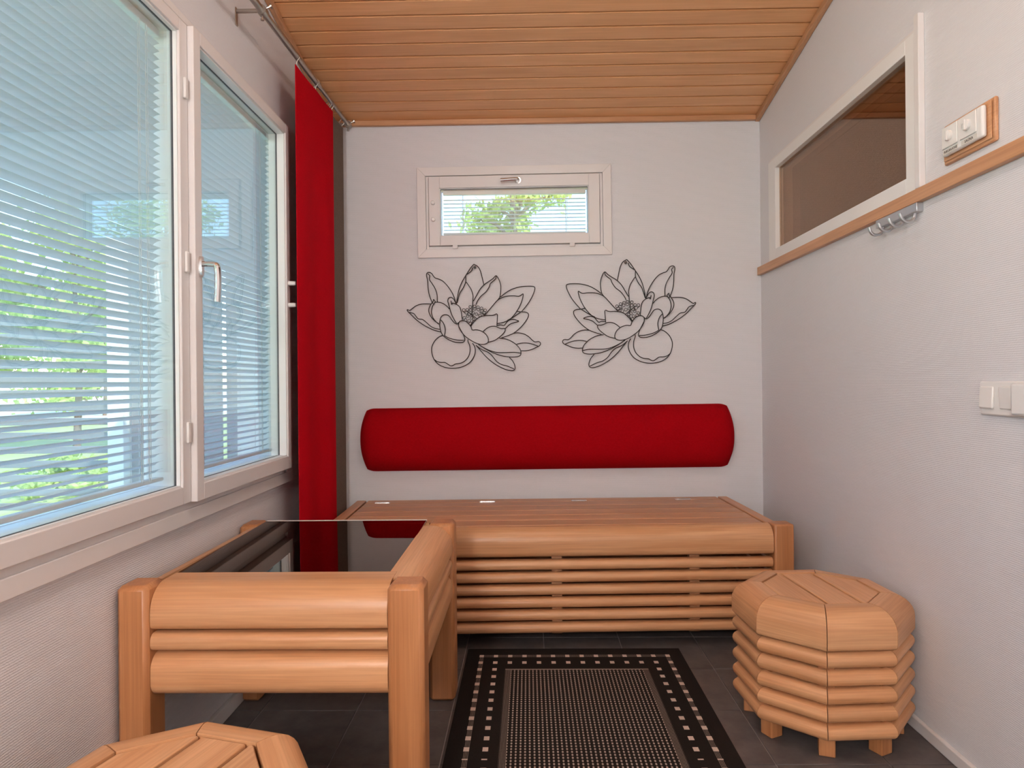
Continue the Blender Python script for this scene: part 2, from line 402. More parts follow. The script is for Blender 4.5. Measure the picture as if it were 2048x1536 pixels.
# small latches on the first sash
for zc in (1.805, 1.343, .89):
    mb = MB().box(-.905-XL, -.897-XL, 1.771-1.56, 1.787-1.56, zc-.028-.69, zc+.028-.69)
    lt = mb.build('latch', 'plastic', s1, bevel=.0035, seg=3)
    # raised lip
    k = MB().tube([(-.898-XL, 1.776-1.56, zc+.016-.69), (-.893-XL, 1.779-1.56, zc-.004-.69), (-.898-XL, 1.781-1.56, zc-.02-.69)], .0022, 6)
    k.v and lt
# handle on the second sash
hd = MB()
n_ = 20
vs = []
for i in range(n_):
    a = 2*math.pi*i/n_; sy = .0085*math.cos(a); sz = .029*math.copysign(abs(math.sin(a))**.6, math.sin(a))
    vs.append((sy, sz))
pl = [(-.889-XL, 1.823-1.56+a, 1.338-.69+c) for a, c in vs] + [(-.880-XL, 1.823-1.56+a*.9, 1.338-.69+c*.95) for a, c in vs]
hd.add(pl, [list(range(n_))[::-1], list(range(n_, 2*n_))] + [[i, (i+1)%n_, n_+(i+1)%n_, n_+i] for i in range(n_)])
path = smooth_path([(-.882-XL, .263, .655), (-.862-XL, .263, .655), (-.846-XL, .264, .652), (-.842-XL, .266, .640), (-.842-XL, .268, .60), (-.846-XL, .270, .553)], 5)
hd.tube(path, [.0075]*10 + [.0085]*(len(path)-10), 10)
hd.build('handle', 'chrome', s2)
# two white adjusting knobs beside the curtain
for zc in (1.392, 1.311):
    MB().tube([(-.889-XL, 2.508-1.56, zc-.69), (-.868-XL, 2.508-1.56, zc-.69), (-.862-XL, 2.508-1.56, zc-.69)], [.0085, .0085, .006], 12).build('knob', 'plastic', s2)

# ------------------------------------------------------------------ venetian blinds
def slat_mesh(length, chord=.025):
    prof = []
    for i in range(7):
        t = i/6*2-1; prof.append((t*chord/2, .0022*(1-t*t)))
    for i in range(6, -1, -1):
        t = i/6*2-1; prof.append((t*chord/2, .0022*(1-t*t)-.0005))
    me = MB().prism(prof, -length/2, length/2).mesh('slat', angle=50); me.materials.append(M['slat']); return me
def blind(label, cx, cy, length, z0, z1, along_y, tilt, pitch, cords, group):
    root = empty('venetian_blind', (cx, cy, z0), (0, 0, R(90) if along_y else 0))
    tag(root, label, 'blind', group)
    MB().box(-length/2, length/2, -.0125, .0125, z1-z0-.022, z1-z0-.002).build('head_rail', 'slat', root, bevel=.002)
    MB().box(-length/2, length/2, -.0125, .0125, .004, .014).build('bottom_rail', 'slat', root, bevel=.003)
    me = slat_mesh(length)
    z = .014 + pitch*.8
    rnd = random.Random(int(abs(cy*1000)))
    while z < z1-z0-.03:
        link('slat', me, None, root, (0, 0, z), (tilt + R(rnd.uniform(-1.2, 1.2)), R(rnd.uniform(-.08, .08)), 0)); z += pitch
    for c in cords:
        mb = MB()
        for yy in (-.0125, .0125): mb.tube([(c, yy, .01), (c, yy, z1-z0-.02)], .0010, 5)
        mb.tube([(c+.006, -.0135, .01), (c+.006, -.0135, z1-z0-.02)], .0009, 5)
        mb.build('ladder_cord', 'cord', root)
    return root
# rotated +90 deg about z: local x -> world +y, local y -> world -x ; inner edge (room side, local -y) up
TILT = R(-25)
blind('grey venetian blind behind the nearer, larger pane of the left window', -.958, 1.221, 1.03, .765, 1.940, True, TILT, .0204, (.414, .448, -.3), 'venetian blinds inside the window glazing')
blind('grey venetian blind behind the pane beside the red curtain', -.958, 2.165, .63, .765, 1.940, True, TILT, .0204, (-.22, .22), 'venetian blinds inside the window glazing')

# ------------------------------------------------------------------ small window in the end wall
w2 = empty('window_2', (-.056, YB, 1.836), (0, R(-.38), 0)); tag(w2, 'small wide white window high on the end wall above the flowers', 'window', kind='structure')
def frame4(x0, x1, z0, z1, tx, tz0, tz1, y0, y1, mitre=False):
    mb = MB()
    mb.box(x0, x0+tx, y0, y1, z0, z1).box(x1-tx, x1, y0, y1, z0, z1).box(x0+tx, x1-tx, y0, y1, z0, z0+tz0).box(x0+tx, x1-tx, y0, y1, z1-tz1, z1)
    return mb
hw, hh = .466, .217
# mitred casing boards
cw = .041
for name, q in (('top', [(-hw, hh), (hw, hh), (hw-cw, hh-cw), (-hw+cw, hh-cw)]), ('bot', [(-hw, -hh), (hw, -hh), (hw-cw, -hh+cw), (-hw+cw, -hh+cw)]),
                ('l', [(-hw, hh), (-hw+cw, hh-cw), (-hw+cw, -hh+cw), (-hw, -hh)]), ('r', [(hw, hh), (hw-cw, hh-cw), (hw-cw, -hh+cw), (hw, -hh)])):
    vs = [(x, -.014, z) for x, z in q] + [(x, 0, z) for x, z in q]
    MB().add(vs, [[0,1,2,3], [7,6,5,4]] + [[i, (i+1)%4, 4+(i+1)%4, 4+i] for i in range(4)]).build('casing', 'white', w2, bevel=.0012, seg=1)
frame4(-.424, .424, -.175, .175, .012, .012, .008, -.006, .12).build('frame', 'white', w2, bevel=.001)
sb = frame4(-.409, .409, -.161, .170, .052, .047, .056, -.022, .05).build('sash', 'white', w2, bevel=.002)
frame4(-.358, .358, -.115, .115, .004, .004, .004, -.012, .048).build('glazing_bead', 'bright_white', sb)
for gy in (-.006, .04):
    MB().box(-.354, .354, gy, gy+.004, -.111, .111).build('pane', 'clear_glass', sb)
    frame4(-.3545, .3545, -.1115, .1115, .0018, .0018, .0018, gy-.001, gy+.005).build('gasket', 'gasket', sb)
h = MB()
h.tube([(0,0,0)]+[], .001) if False else None
h.tube(smooth_path([(.020, -.022, .142), (.020, -.045, .142), (.012, -.052, .142), (-.015, -.052, .141), (-.062, -.050, .139)], 5), .0085, 10)
h.tube([(.020, -.022, .142), (.020, -.029, .142)], .015, 16)
h.build('handle', 'chrome', sb)
for z in (.043, -.037): MB().tube([(-.388, -.022, z), (-.388, -.033, z), (-.388, -.036, z)], [.010, .010, .007], 14).build('knob', 'plastic', sb)
for x in (-.285, .275): MB().box(x-.012, x+.012, -.028, -.02, -.178, -.160).build('clip', 'white', w2, bevel=.002)
blind('narrow blind with level slats inside the small end wall window', -.056, YB+.022, .69, 1.726, 1.946, False, R(3), .0182, (-.25, 0, .25), 'venetian blinds inside the window glazing')

# ------------------------------------------------------------------ narrow dark window in the right wall
w3 = empty('window_3', (XR, 2.505, 1.56)); tag(w3, 'narrow white-framed window with dark bronze glass high on the right wall', 'window', kind='structure')
def rbox(mb, d): return mb.box(d[0]-XR, d[1]-XR, d[2]-2.505, d[3]-2.505, d[4]-1.56, d[5]-1.56)
mb = MB()
for d in ((1.108, 1.222, 1.934, 1.985, 1.5515, 2.0), (1.108, 1.222, 3.018, 3.10, 1.5515, 2.0), (1.108, 1.222, 1.985, 3.018, 1.5515, 1.597), (1.108, 1.222, 1.985, 3.018, 1.957, 2.0)): rbox(mb, d)
f3 = mb.build('frame', 'bright_white', w3, bevel=.0015)
rbox(MB(), (1.104, XR, 1.911, 1.934, 1.5515, 2.042)).build('casing', 'white', w3, bevel=.002)
rbox(MB(), (1.112, XR, 1.934, 3.10, 2.0, 2.012)).build('casing', 'white', w3, bevel=.002)
for gx in (1.127, 1.142, 1.185):
    rbox(MB(), (gx, gx+.004, 1.986, 3.017, 1.598, 1.956)).build('pane', 'bronze_glass' if gx > 1.15 else 'clear_bronze', f3)
    g = MB()
    for d in ((gx+.005, gx+.009, 1.9855, 3.0175, 1.598, 1.604), (gx+.005, gx+.009, 1.9855, 3.0175, 1.950, 1.956), (gx+.005, gx+.009, 3.010, 3.0175, 1.604, 1.95), (gx+.005, gx+.009, 1.9855, 1.992, 1.604, 1.95)): rbox(g, d)
    g.build('spacer', 'steel', f3)

# ------------------------------------------------------------------ bench with storage lid
be = empty('storage_bench', (.085, 2.61, 0), (0, 0, R(1.75)))
tag(be, 'long wooden storage bench with rounded front slats against the end wall', 'bench')
HWB = .832
def board(name, prof, x0, x1, mat, parent, loc=(0,0,0), rz=0, bevel=.003, **kw):
    o = MB().prism(prof, x0, x1).build(name, mat, parent, bevel=bevel, **kw); o.location = loc; o.rotation_euler = (0, 0, rz); return o
pr = log_profile(.109, .06, .052, .02, 8)
board('front_rail', pr, -.842, .842, 'wood_x', be, (0, 0, .3515), bevel=0)
sp = log_profile(.0378, .032, n=5)
slat_me = MB().prism(sp, -.842, .842).mesh('slat'); slat_me.materials.append(M['wood_x'])
for i in range(6): link('slat', slat_me, None, be, (0, -.022, .060 + .048*i))
post = MB().box(-.0375, .0375, -.0375, .0375, 0, .466).mesh('post', bevel=.007, seg=2); post.materials.append(M['wood_z'])
rpost = MB().box(-.0375, .0375, -.0375, .0375, 0, .43).mesh('rear_post', bevel=.007, seg=2); rpost.materials.append(M['wood_z'])
for px in (-.882, .882):
    link('post', post, None, be, (px, -.026, 0)); link('rear_post', rpost, None, be, (px, .552, 0))
for px in (-.55, 0.02, .55): box_part('batten', (px-.02, px+.02, -.020, .01, .05, .35), 'seat_wood', be, .002)
ed = [0.002, .104, .208, .312, .416, .52, .598]
lid = []
for a, c in zip(ed[:-1], ed[1:]):
    o = MB().box(-HWB+.008, HWB-.008, -(c-a)/2+.003, (c-a)/2-.003, -.022, 0).build('lid_board', 'seat_wood', be, bevel=.002); o.location = (0, (a+c)/2, .461); lid.append(o)
for s in (-1, 1):
    o = MB().box(-.298, .298, -.022, .022, -.024, 0).build('end_board', 'seat_wood', be, bevel=.004); o.location = (s*.857, .302, .461); o.rotation_euler = (0, 0, R(90))
hg = MB().box(-.036, .036, -.011, .011, 0, .002).box(-.032, .032, -.004, .004, .0, .0055).mesh('hinge', bevel=.0005, seg=1); hg.materials.append(M['chrome'])
for wx in (-.64, -.155, .269, .753): link('hinge', hg, None, be, (wx-.105, .52, .461))
# side slats and back so the box is closed
side = MB().prism(log_profile(.0378, .03, n=4), -.25, .25).mesh('side_slat'); side.materials.append(M['wood_x'])
for s in (-1, 1):
    for i in range(8): link('side_slat', side, None, be, (s*.885, .27, .06+.048*i), (0, 0, R(90)*s))
box_part('back_panel', (-.85, .85, .575, .590, .05, .43), 'seat_wood', be)
box_part('bottom_panel', (-.84, .84, .0, .575, .055, .068), 'seat_wood', be)

# ------------------------------------------------------------------ glass-topped table
ta = empty('coffee_table', (-.58, 1.865, 0)); tag(ta, 'square wooden table with a dark smoked glass top by the window', 'table')
OX, OY = -.58, 1.865
ZT = .566
for (x0, x1, y0, y1) in ((-.318, -.236, 1.495, 1.577), (-.322, -.240, 2.143, 2.235), (-.928, -.856, 1.495, 1.577), (-.928, -.864, 2.143, 2.235)):
    me = MB().box(x0-(x0+x1)/2, x1-(x0+x1)/2, y0-(y0+y1)/2, y1-(y0+y1)/2, 0, ZT).mesh('leg', bevel=.011, seg=1, angle=20); me.materials.append(M['wood_z'])
    link('leg', me, None, ta, ((x0+x1)/2-OX, (y0+y1)/2-OY, 0))
zs = ((.463, .099, 'top_rail'), (.4155, .0395, 'side_slat'), (.311, .096, 'lower_rail'))
for z, h_, nm in zs:
    big = h_ > .05; thick = .118 if nm == 'top_rail' else .055
    tr = .062 if nm == 'top_rail' else (.034 if big else .016)
    brr = .016 if nm == 'top_rail' else (.034 if big else .016)
    def prof(th): return log_profile(h_, th, min(tr, th*.95), min(brr, th*.95), 9)
    # front: back face at y=1.623
    yb = 1.623 if nm == 'top_rail' else 1.56
    board(nm, prof(thick), -.268, .268, 'wood_x', ta, (-.587-OX, yb-OY, z), 0, 0)
    # right side: rotate so that local -y faces +x
    t2 = .092 if nm == 'top_rail' else thick*.85
    xb = -.336 if nm == 'top_rail' else -.245-t2
    board(nm, prof(t2), -.285, .285, 'wood_x', ta, (xb-OX, 1.86-OY, z-.0012), R(90), 0)
    # left side faces the wall
    t3 = .055
    board(nm, prof(t3), -.285, .285, 'wood_x', ta, (-.866-OX, 1.86-OY, z-.0012), R(-90), 0)
    # rear
    h2 = h_
    o = board(nm, prof(.04), -.27, .27, 'wood_x', ta, (-.594-OX, 2.19-OY, z if nm != 'top_rail' else z-.002), R(180), 0)
gt_ = MB().box(-.2655, .2655, -.2965, .2965, -.003, .003).build('glass_top', 'smoke_glass', ta, bevel=.001)
MB().box(-.2655, .2655, .2966, .3005, -.0035, .0045).build('edge_highlight', 'label', gt_, bevel=.0008)  # pale strip painted as the light caught along the rear glass edge
gt_.location = (-.6005-OX, 1.9195-OY, .5565); gt_.rotation_euler = (R(.9), 0, 0)
box_part('glass_support', (-.85-OX, -.335-OX, 1.63-OY, 2.18-OY, .530, .546), 'dark', ta)

# ------------------------------------------------------------------ octagonal stools
def make_stool(name):
    st = empty(name)
    t8 = math.tan(R(22.5))
    def ring(nm, prof, z, mat):
        # prof: (radius, height)
        me = MB().prism([(-r, h) for r, h in prof], lambda y, z: y*t8+.0011, lambda y, z: -y*t8-.0011).mesh(nm, angle=40)
        me.materials.append(M[mat])
        for i in range(8): link(nm, me, None, st, (0, 0, z), (0, 0, R(90+45*i+22.5)))
    ap = .2315
    def octprof(h, r_in, r_out, tr, br, n=7):
        p = log_profile(h, r_out-r_in, tr, br, n); return [(r_in - y, z) for y, z in p]
    ring('rim_segment', octprof(.103, .151, ap, .058, .012), .292, 'wood_x')
    sp_ = octprof(.0425, .198, ap-.001, .021, .021, 5)
    for i in range(5): ring('slat', sp_, .0505 + .0483*i, 'wood_x')
    cb = MB().box(-.021, .021, -.021, .021, 0, .3).mesh('leg', bevel=.003); cb.materials.append(M['wood_z'])
    for i in range(8):
        a = R(45*i); link('leg', cb, None, st, (.196*math.cos(a), .196*math.sin(a), 0), (0, 0, a))
    # three top planks filling the inner octagon, grooves between them
    Rin = .151
    oct_ = [(Rin/math.cos(R(22.5))*math.cos(R(45*i)), Rin/math.cos(R(22.5))*math.sin(R(45*i))) for i in range(8)]
    # planks lie across the normal at 22.5 degrees: work in that frame
    c, s = math.cos(R(22.5)), math.sin(R(22.5))
    loc = [(x*c + y*s, -x*s + y*c) for x, y in oct_]       # u across planks, v along planks
    def clip(poly, u, keep_less):
        out = []
        for i in range(len(poly)):
            a, b_ = poly[i], poly[(i+1)%len(poly)]
            ia = (a[0] <= u) == keep_less or a[0] == u; ib = (b_[0] <= u) == keep_less or b_[0] == u
            if ia: out.append(a)
            if ia != ib:
                t = (u-a[0])/(b_[0]-a[0]); out.append((u, a[1] + t*(b_[1]-a[1])))
        return out
    small = [(u*.968, v*.968) for u, v in loc]
    for u0_, u1_ in ((-1, -.0535), (-.0455, .0455), (.0535, 1)):
        q = clip(clip(small, u0_, False), u1_, True)
        nq = len(q)
        # local frame: x along the plank
        vs = [(v, -u, -.022) for u, v in q] + [(v, -u, -.0015) for u, v in q]
        o = MB().add(vs, [list(range(nq))[::-1], list(range(nq, 2*nq))] + [[i, (i+1)%nq, nq+(i+1)%nq, nq+i] for i in range(nq)]).build('top_plank', 'wood_x', st, bevel=.0025)
        o.location = (0, 0, .395); o.rotation_euler = (0, 0, R(22.5+90))
    disc(.15, .15, .35, .368, 8).build('seat_base', 'dark', st)
    return st
st1 = make_stool('octagonal_stool'); st1.location = (.866, 2.032, 0); st1.rotation_euler = (0, 0, R(26-45))
tag(st1, 'octagonal slatted wooden stool standing on the right beside the rug', 'stool', 'octagonal slatted stools')
st2 = copy_tree(st1); st2.location = (-.577, 1.034, 0); st2.rotation_euler = (0, 0, R(7-45))
tag(st2, 'octagonal wooden stool in the near left corner, only its top in view', 'stool', 'octagonal slatted stools')

# ------------------------------------------------------------------ red back cushion on the end wall
cu = empty('wall_cushion', (.088, YB-.002, .747), (0, R(-.3), 0)); tag(cu, 'long dark red padded back cushion fixed to the end wall above the bench', 'cushion')
NU, NV = 60, 24
vs = []; fs = []
def cpt(u, v, side):
    xh = .862 + .032*(1-abs(v)**2.2); zh = .149 - .010*max(0, (abs(u)-.955)/.045)**2
    depth = .10*(max(0, 1-abs(v)**2.6))**.55*(max(0, 1-abs(u)**26))**.5
    return (u*xh, -depth*side - .0, v*zh)
for side in (1,):
    for i in range(NU+1):
        u = -math.cos(math.pi*i/NU)
        u = math.copysign(abs(u)**.7, u)
        for j in range(NV+1):
            v = -math.cos(math.pi*j/NV); vs.append(cpt(u, v, 1))
for i in range(NU):
    for j in range(NV):
        a = i*(NV+1)+j; fs.append([a, a+NV+1, a+NV+2, a+1])
# flat back closing the pad
bk = [(i*(NV+1), 0) for i in range(NU+1)]
loop = [i*(NV+1) for i in range(NU+1)] + [NU*(NV+1)+j for j in range(1, NV+1)] + [i*(NV+1)+NV for i in range(NU-1, -1, -1)] + [j for j in range(NV-1, 0, -1)]
fs.append(loop)
MB().add(vs, fs).build('pad', 'cushion', cu, angle=70)
# seam cord around the edge
MB().tube([(vs[i][0]*1.001, -.004, vs[i][2]*1.002) for i in loop], .0025, 6, True).build('seam', 'cushion', cu)

# ------------------------------------------------------------------ lotus wall art
ST = [
 [(915,118),(965,150),(995,205),(1012,270),(1035,370)],
 [(915,118),(870,170),(815,255),(770,330),(735,410),(712,500),(697,600)],
 [(900,160),(885,200),(850,230),(815,255),(815,300),(812,340),(780,410),(740,470),(715,550),(705,590)],
 [(818,335),(850,380),(880,430),(900,500),(898,560),(895,640)],
 [(410,600),(385,550),(362,480),(350,400),(345,310),(332,250),(340,220),(365,212),(395,225),(415,255),(440,282),(480,295),(530,320),(580,370),(630,440),(665,510),(690,590),(700,600)],
 [(350,230),(372,255),(368,300),(400,350),(440,420),(460,490),(462,575)],
 [(390,600),(330,597),(260,600),(200,620),(150,655),(120,675),(92,665),(95,685),(130,720),(200,790),(280,850),(360,895),(430,925),(500,942)],
 [(120,700),(170,715),(195,745),(225,780),(280,790),(330,830),(380,875),(430,900),(490,912)],
 [(480,845),(430,810),(385,760),(358,700),(360,650),(385,600),(410,570),(415,545),(435,568),(432,590)],
 [(432,580),(405,620),(390,670),(390,720),(410,775),(450,825),(480,850)],
 [(432,580),(480,580),(530,595),(580,630),(610,665)],
 [(700,850),(670,800),(640,740),(620,680),(605,620),(592,570),(600,535),(625,522),(650,532),(672,560),(690,595)],
 [(628,562),(640,610),(645,592),(665,595),(700,610),(735,640),(752,690),(760,750),(768,810)],
 [(495,910),(488,850),(495,790),(515,750),(550,733),(590,740),(615,765),(640,800),(670,835),(700,850),(720,830)],
 [(495,910),(510,960),(540,1000),(580,1030),(640,1060),(700,1075),(760,1075),(790,1060),(795,1030),(780,985),(750,930),(722,875),(718,845)],
 [(500,795),(530,830),(550,880),(555,930),(545,990)],
 [(545,990),(600,1020),(680,1042),(750,1050),(785,1048)],
 [(720,840),(740,815),(780,808),(820,825),(850,855),(875,890),(890,925),(940,922),(1000,940),(1050,975),(1080,1025),(1080,1075),(1040,1100),(980,1100),(920,1080),(860,1045),(800,1000),(755,945),(725,890),(720,840)],
 [(870,880),(900,835),(950,785),(1000,758),(1060,748),(1130,748),(1165,740),(1185,730),(1197,745),(1195,800),(1190,880)],
 [(1020,945),(1060,910),(1110,885),(1170,882),(1210,900),(1250,912),(1280,910),(1292,930),(1270,970),(1220,1015),(1160,1055),(1080,1078)],
 [(1040,745),(1090,690),(1150,620),(1200,565),(1250,535),(1320,515),(1400,512),(1460,518),(1490,505),(1515,490),(1512,530),(1490,600),(1450,680),(1400,750),(1340,805),(1270,835),(1195,850)],
 [(1235,525),(1300,475),(1380,430),(1480,402),(1580,395),(1640,400),(1660,420),(1645,480),(1600,570),(1550,640),(1495,705)],
 [(905,570),(940,510),(985,430),(1040,370),(1100,330),(1150,295),(1185,262),(1215,300),(1240,370),(1242,440),(1230,520),(1200,565)],
 [(935,615),(955,570),(1000,510),(1060,460),(1100,400),(1115,360),(1150,330),(1180,300),(1188,265)],
 [(1430,700),(1480,708),(1540,712),(1575,730),(1575,770),(1540,830),(1480,900),(1400,965),(1320,1000),(1245,1025)],
 [(1480,715),(1420,755),(1370,785),(1320,810)],
 [(1195,870),(1240,865),(1275,875),(1300,850),(1330,815),(1380,800),(1430,810),(1458,825),(1400,840),(1350,860),(1310,895),(1290,915)],
 [(1390,970),(1450,965),(1520,980),(1580,1015),(1620,1055),(1655,1078),(1700,1075),(1722,1095),(1710,1125),(1660,1150),(1600,1175),(1540,1185),(1485,1185)],
 [(1430,1105),(1490,1092),(1560,1092),(1620,1105),(1690,1130)],
 [(1220,1030),(1290,1038),(1360,1065),(1420,1105),(1465,1155),(1482,1200),(1475,1240),(1430,1258),(1350,1260),(1250,1245),(1150,1210),(1060,1165),(990,1120),(960,1100)],
 [(965,1105),(1040,1150),(1120,1185),(1200,1203),(1300,1205),(1400,1203),(1480,1215)],
 [(1340,1265),(1380,1310),(1405,1365),(1405,1410),(1370,1428),(1300,1415),(1220,1380),(1140,1330),(1060,1260),(990,1180),(930,1110)],
 [(935,1115),(1000,1165),(1080,1200),(1130,1245),(1180,1310),(1240,1350),(1310,1370),(1395,1408)],
 [(520,985),(470,1010),(420,1060),(388,1130),(388,1200),(410,1270),(450,1325),(510,1365),(590,1388),(680,1390),(770,1370),(850,1325),(900,1260),(922,1190),(915,1130),(890,1085)],
 [(410,1275),(450,1305),(500,1318),(550,1320),(590,1345),(620,1362),(650,1355),(680,1338),(740,1330),(790,1305),(835,1255),(857,1190),(855,1120),(835,1065),(835,1040)],
]
STEM = [[(830,690),(880,740)],[(870,720),(905,775)],[(945,785),(885,735)],[(1045,745),(975,705)],[(890,640),(890,720)],[(768,690),(800,715)],[(768,805),(830,825)],[(865,870),(905,800)]]
SEED = [(785,678),(828,675),(865,640),(918,635),(960,645),(1003,660),(1047,685),(868,680),(815,712),(920,665),(965,675),(1008,690),(1035,712),(898,715),(940,730),(983,745),(832,752),(790,775),(880,775),(805,800),(850,810),(865,845),(905,790),(850,730)]
SCL = .722/1843
def lotus(loc, sign, rot, label):
    root = empty('lotus_wall_art', loc, (0, rot, 0)); tag(root, label, 'wall art', 'black wire lotus flowers')
    def W_(p, d=0): return (sign*(p[0]-900)*SCL, d, -(p[1]-780)*SCL)
    for k, s in enumerate(ST):
        MB().tube(smooth_path([W_(p, -.0015*(k % 3)) for p in s], 4), .0022, 6).build('petal_wire', 'black', root)
    for s in STEM: MB().tube([W_(p) for p in s], .002, 6).build('stamen_wire', 'black', root)
    sm = MB().tube([(.0068*math.cos(2*math.pi*i/14), 0, .0068*math.sin(2*math.pi*i/14)) for i in range(14)], .0014, 5, True).mesh('seed_ring'); sm.materials.append(M['black'])
    for p in SEED: link('seed_ring', sm, None, root, W_(p))
    hm = MB().tube([(.0055*math.cos(2*math.pi*i/12), 0, .0055*math.sin(2*math.pi*i/12)) for i in range(12)], .0016, 5, True).build('hanging_ring', 'black', root); hm.location = W_((927,155), -.001)
    MB().tube([W_((927,158), .009), W_((927,158), -.004)], .0025, 8).build('nail', 'black', root)
    return root
lotus((-.258, YB-.011, 1.3235), 1, R(0), 'black wire lotus flower on the end wall, the left of the pair')
lotus((.490, YB-.011, 1.337), -1, R(-.9), 'black wire lotus flower on the end wall, the right mirrored one of the pair')

# ------------------------------------------------------------------ curtains and rod
def curtain(name, x, y0, y1, z0, z1, amp, mat, label, ph=0):
    root = empty(name, (x, (y0+y1)/2, z0)); tag(root, label, 'curtain')
    NY, NZ = 40, 30; w_ = y1-y0; hgt = z1-z0; vs = []; fs = []
    for s in (0, 1):
        for i in range(NY+1):
            for j in range(NZ+1):
                t = i/NY; q = j/NZ
                dx = amp*math.sin(2*math.pi*t*1.5)*(.8+.2*math.sin(4*q))*(1-q**10)
                vs.append((dx + s*.002, (t-.5)*w_, q*hgt + (-.003*math.sin(2*math.pi*t)**2 if j == NZ else 0) + .038*(t-.5)*w_*(j == NZ)))
    n1 = (NY+1)*(NZ+1)
    for i in range(NY):
        for j in range(NZ):
            a = i*(NZ+1)+j
            fs.append([a, a+1, a+NZ+2, a+NZ+1]); fs.append([n1+a, n1+a+NZ+1, n1+a+NZ+2, n1+a+1])
    for i in range(NY):
        for j in (0, NZ):
            a = i*(NZ+1)+j; fs.append([a, a+NZ+1, n1+a+NZ+1, n1+a])
    for j in range(NZ):
        for i in (0, NY):
            a = i*(NZ+1)+j; fs.append([a, a+1, n1+a+1, n1+a])
    MB().add(vs, fs).build('cloth_panel', mat, root, angle=60)
    # stiffener with hooks
    MB().box(-.002, .004, -w_/2, w_/2, -.012, 0).build('bottom_hem', mat, root)
    for t in (-.46, 0, .46):
        MB().tube(smooth_path([(0, t*w_, hgt-.002), (.002, t*w_, hgt+.012), (.011, t*w_, hgt+.026), (0, t*w_, hgt+.042), (-.011, t*w_, hgt+.028)], 4), .0016, 6).build('hook', 'steel', root)
    return root
curtain('red_curtain', -.848, 2.480, 2.962, .34, 2.207, .006, 'red', 'bright red straight panel curtain hanging beside the left window')
curtain('grey_curtain', -.860, 2.72, 3.168, .34, 2.212, .0015, 'grey_cloth', 'brownish grey panel curtain partly hidden behind the red one in the corner', .3)
rod = empty('curtain_rod', (-.848, 3.235, 2.258)); tag(rod, 'brushed steel curtain rod on wall brackets above the left window', 'curtain rod')
def rz(y): return (y-3.235)*.030
MB().tube([(0, -.49-.0, rz(3.235-.49)), (0, .0, 0)], .0085, 12).build('thin_tube', 'steel', rod)
MB().tube([(0, -2.6, rz(3.235-2.6)), (0, -.48, rz(3.235-.48))], .0115, 12).build('thick_tube', 'steel', rod)
MB().tube([(0, -.50, rz(2.735)), (0, -.475, rz(2.76))], .0135, 12).build('tube_sleeve', 'steel', rod)
for yy in (-1.06, -.012):
    z_ = rz(3.235+yy)
    b_ = MB().box(XL+.848, XL+.852, yy-.008, yy+.008, z_-.045, z_+.012).box(XL+.848, -.008, yy-.006, yy+.006, z_-.004, z_+.006)
    o = b_.build('bracket', 'steel', rod, bevel=.0015)
    MB().tube([(0, yy-.012, z_), (0, yy+.012, z_)], .0165, 16).build('bracket_ring', 'steel', rod)
    MB().tube([(.012, yy, z_+.008), (.026, yy, z_+.014)], .0035, 8).tube([(.026, yy, z_+.014), (.031, yy, z_+.016)], .008, 10).build('clamp_screw', 'steel', rod)
    MB().tube([(0, yy, z_-.014), (0, yy, z_-.026)], .003, 8).tube([(0, yy, z_-.026), (0, yy, z_-.030)], .006, 10).build('clamp_screw', 'steel', rod)

# ------------------------------------------------------------------ coat hooks under the rail
hr = empty('coat_hook_rack', (XR, 2.035, 1.513)); tag(hr, 'small metal coat rack with four hooks under the wooden rail', 'coat rack')
MB().box(-.020, 0, -.112, .112, -.026, 0).build('back_plate', 'alu', hr, bevel=.002)
hk = MB().tube(smooth_path([(-.010, 0, -.020), (-.012, 0, -.036), (-.022, 0, -.048), (-.036, 0, -.050), (-.048, 0, -.042), (-.054, 0, -.026)], 5), .0048, 10).mesh('hook'); hk.materials.append(M['alu'])
for y_ in (-.088, -.030, .028, .086): link('hook', hk, None, hr, (0, y_, 0))

# ------------------------------------------------------------------ rotary switches on a wooden backing
def text_mesh(name, s, size, mat, parent, loc):
    cu_ = bpy.data.curves.new(name, 'FONT'); cu_.body = s; cu_.size = size; cu_.align_x = 'CENTER'; cu_.align_y = 'CENTER'; cu_.extrude = .0002
    t = bpy.data.objects.new('tmp', cu_); COL.objects.link(t)
    dg = bpy.context.evaluated_depsgraph_get(); me = bpy.data.meshes.new_from_object(t.evaluated_get(dg)); bpy.data.objects.remove(t); bpy.data.curves.remove(cu_)
    me.materials.clear(); o = link(name, me, mat, parent, loc)
    o.rotation_euler = Matrix(((0, 0, -1), (-1, 0, 0), (0, 1, 0))).to_euler(); return o
sw = empty('rotary_switch_box', (XR, 1.715, 1.63)); tag(sw, 'white double rotary switch on a wooden backing above the rail', 'switch')
MB().box(-.010, 0, -.100, .097, -.052, .053).build('wooden_base', 'trim_y', sw, bevel=.003, seg=1)
MB().box(-.014, -.010, -.092, .092, -.044, .046).build('wooden_step', 'trim_y', sw, bevel=.002, seg=1)
MB().box(-.027, -.014, -.080, .078, -.036, .041).build('white_housing', 'plastic', sw, bevel=.006, seg=3)
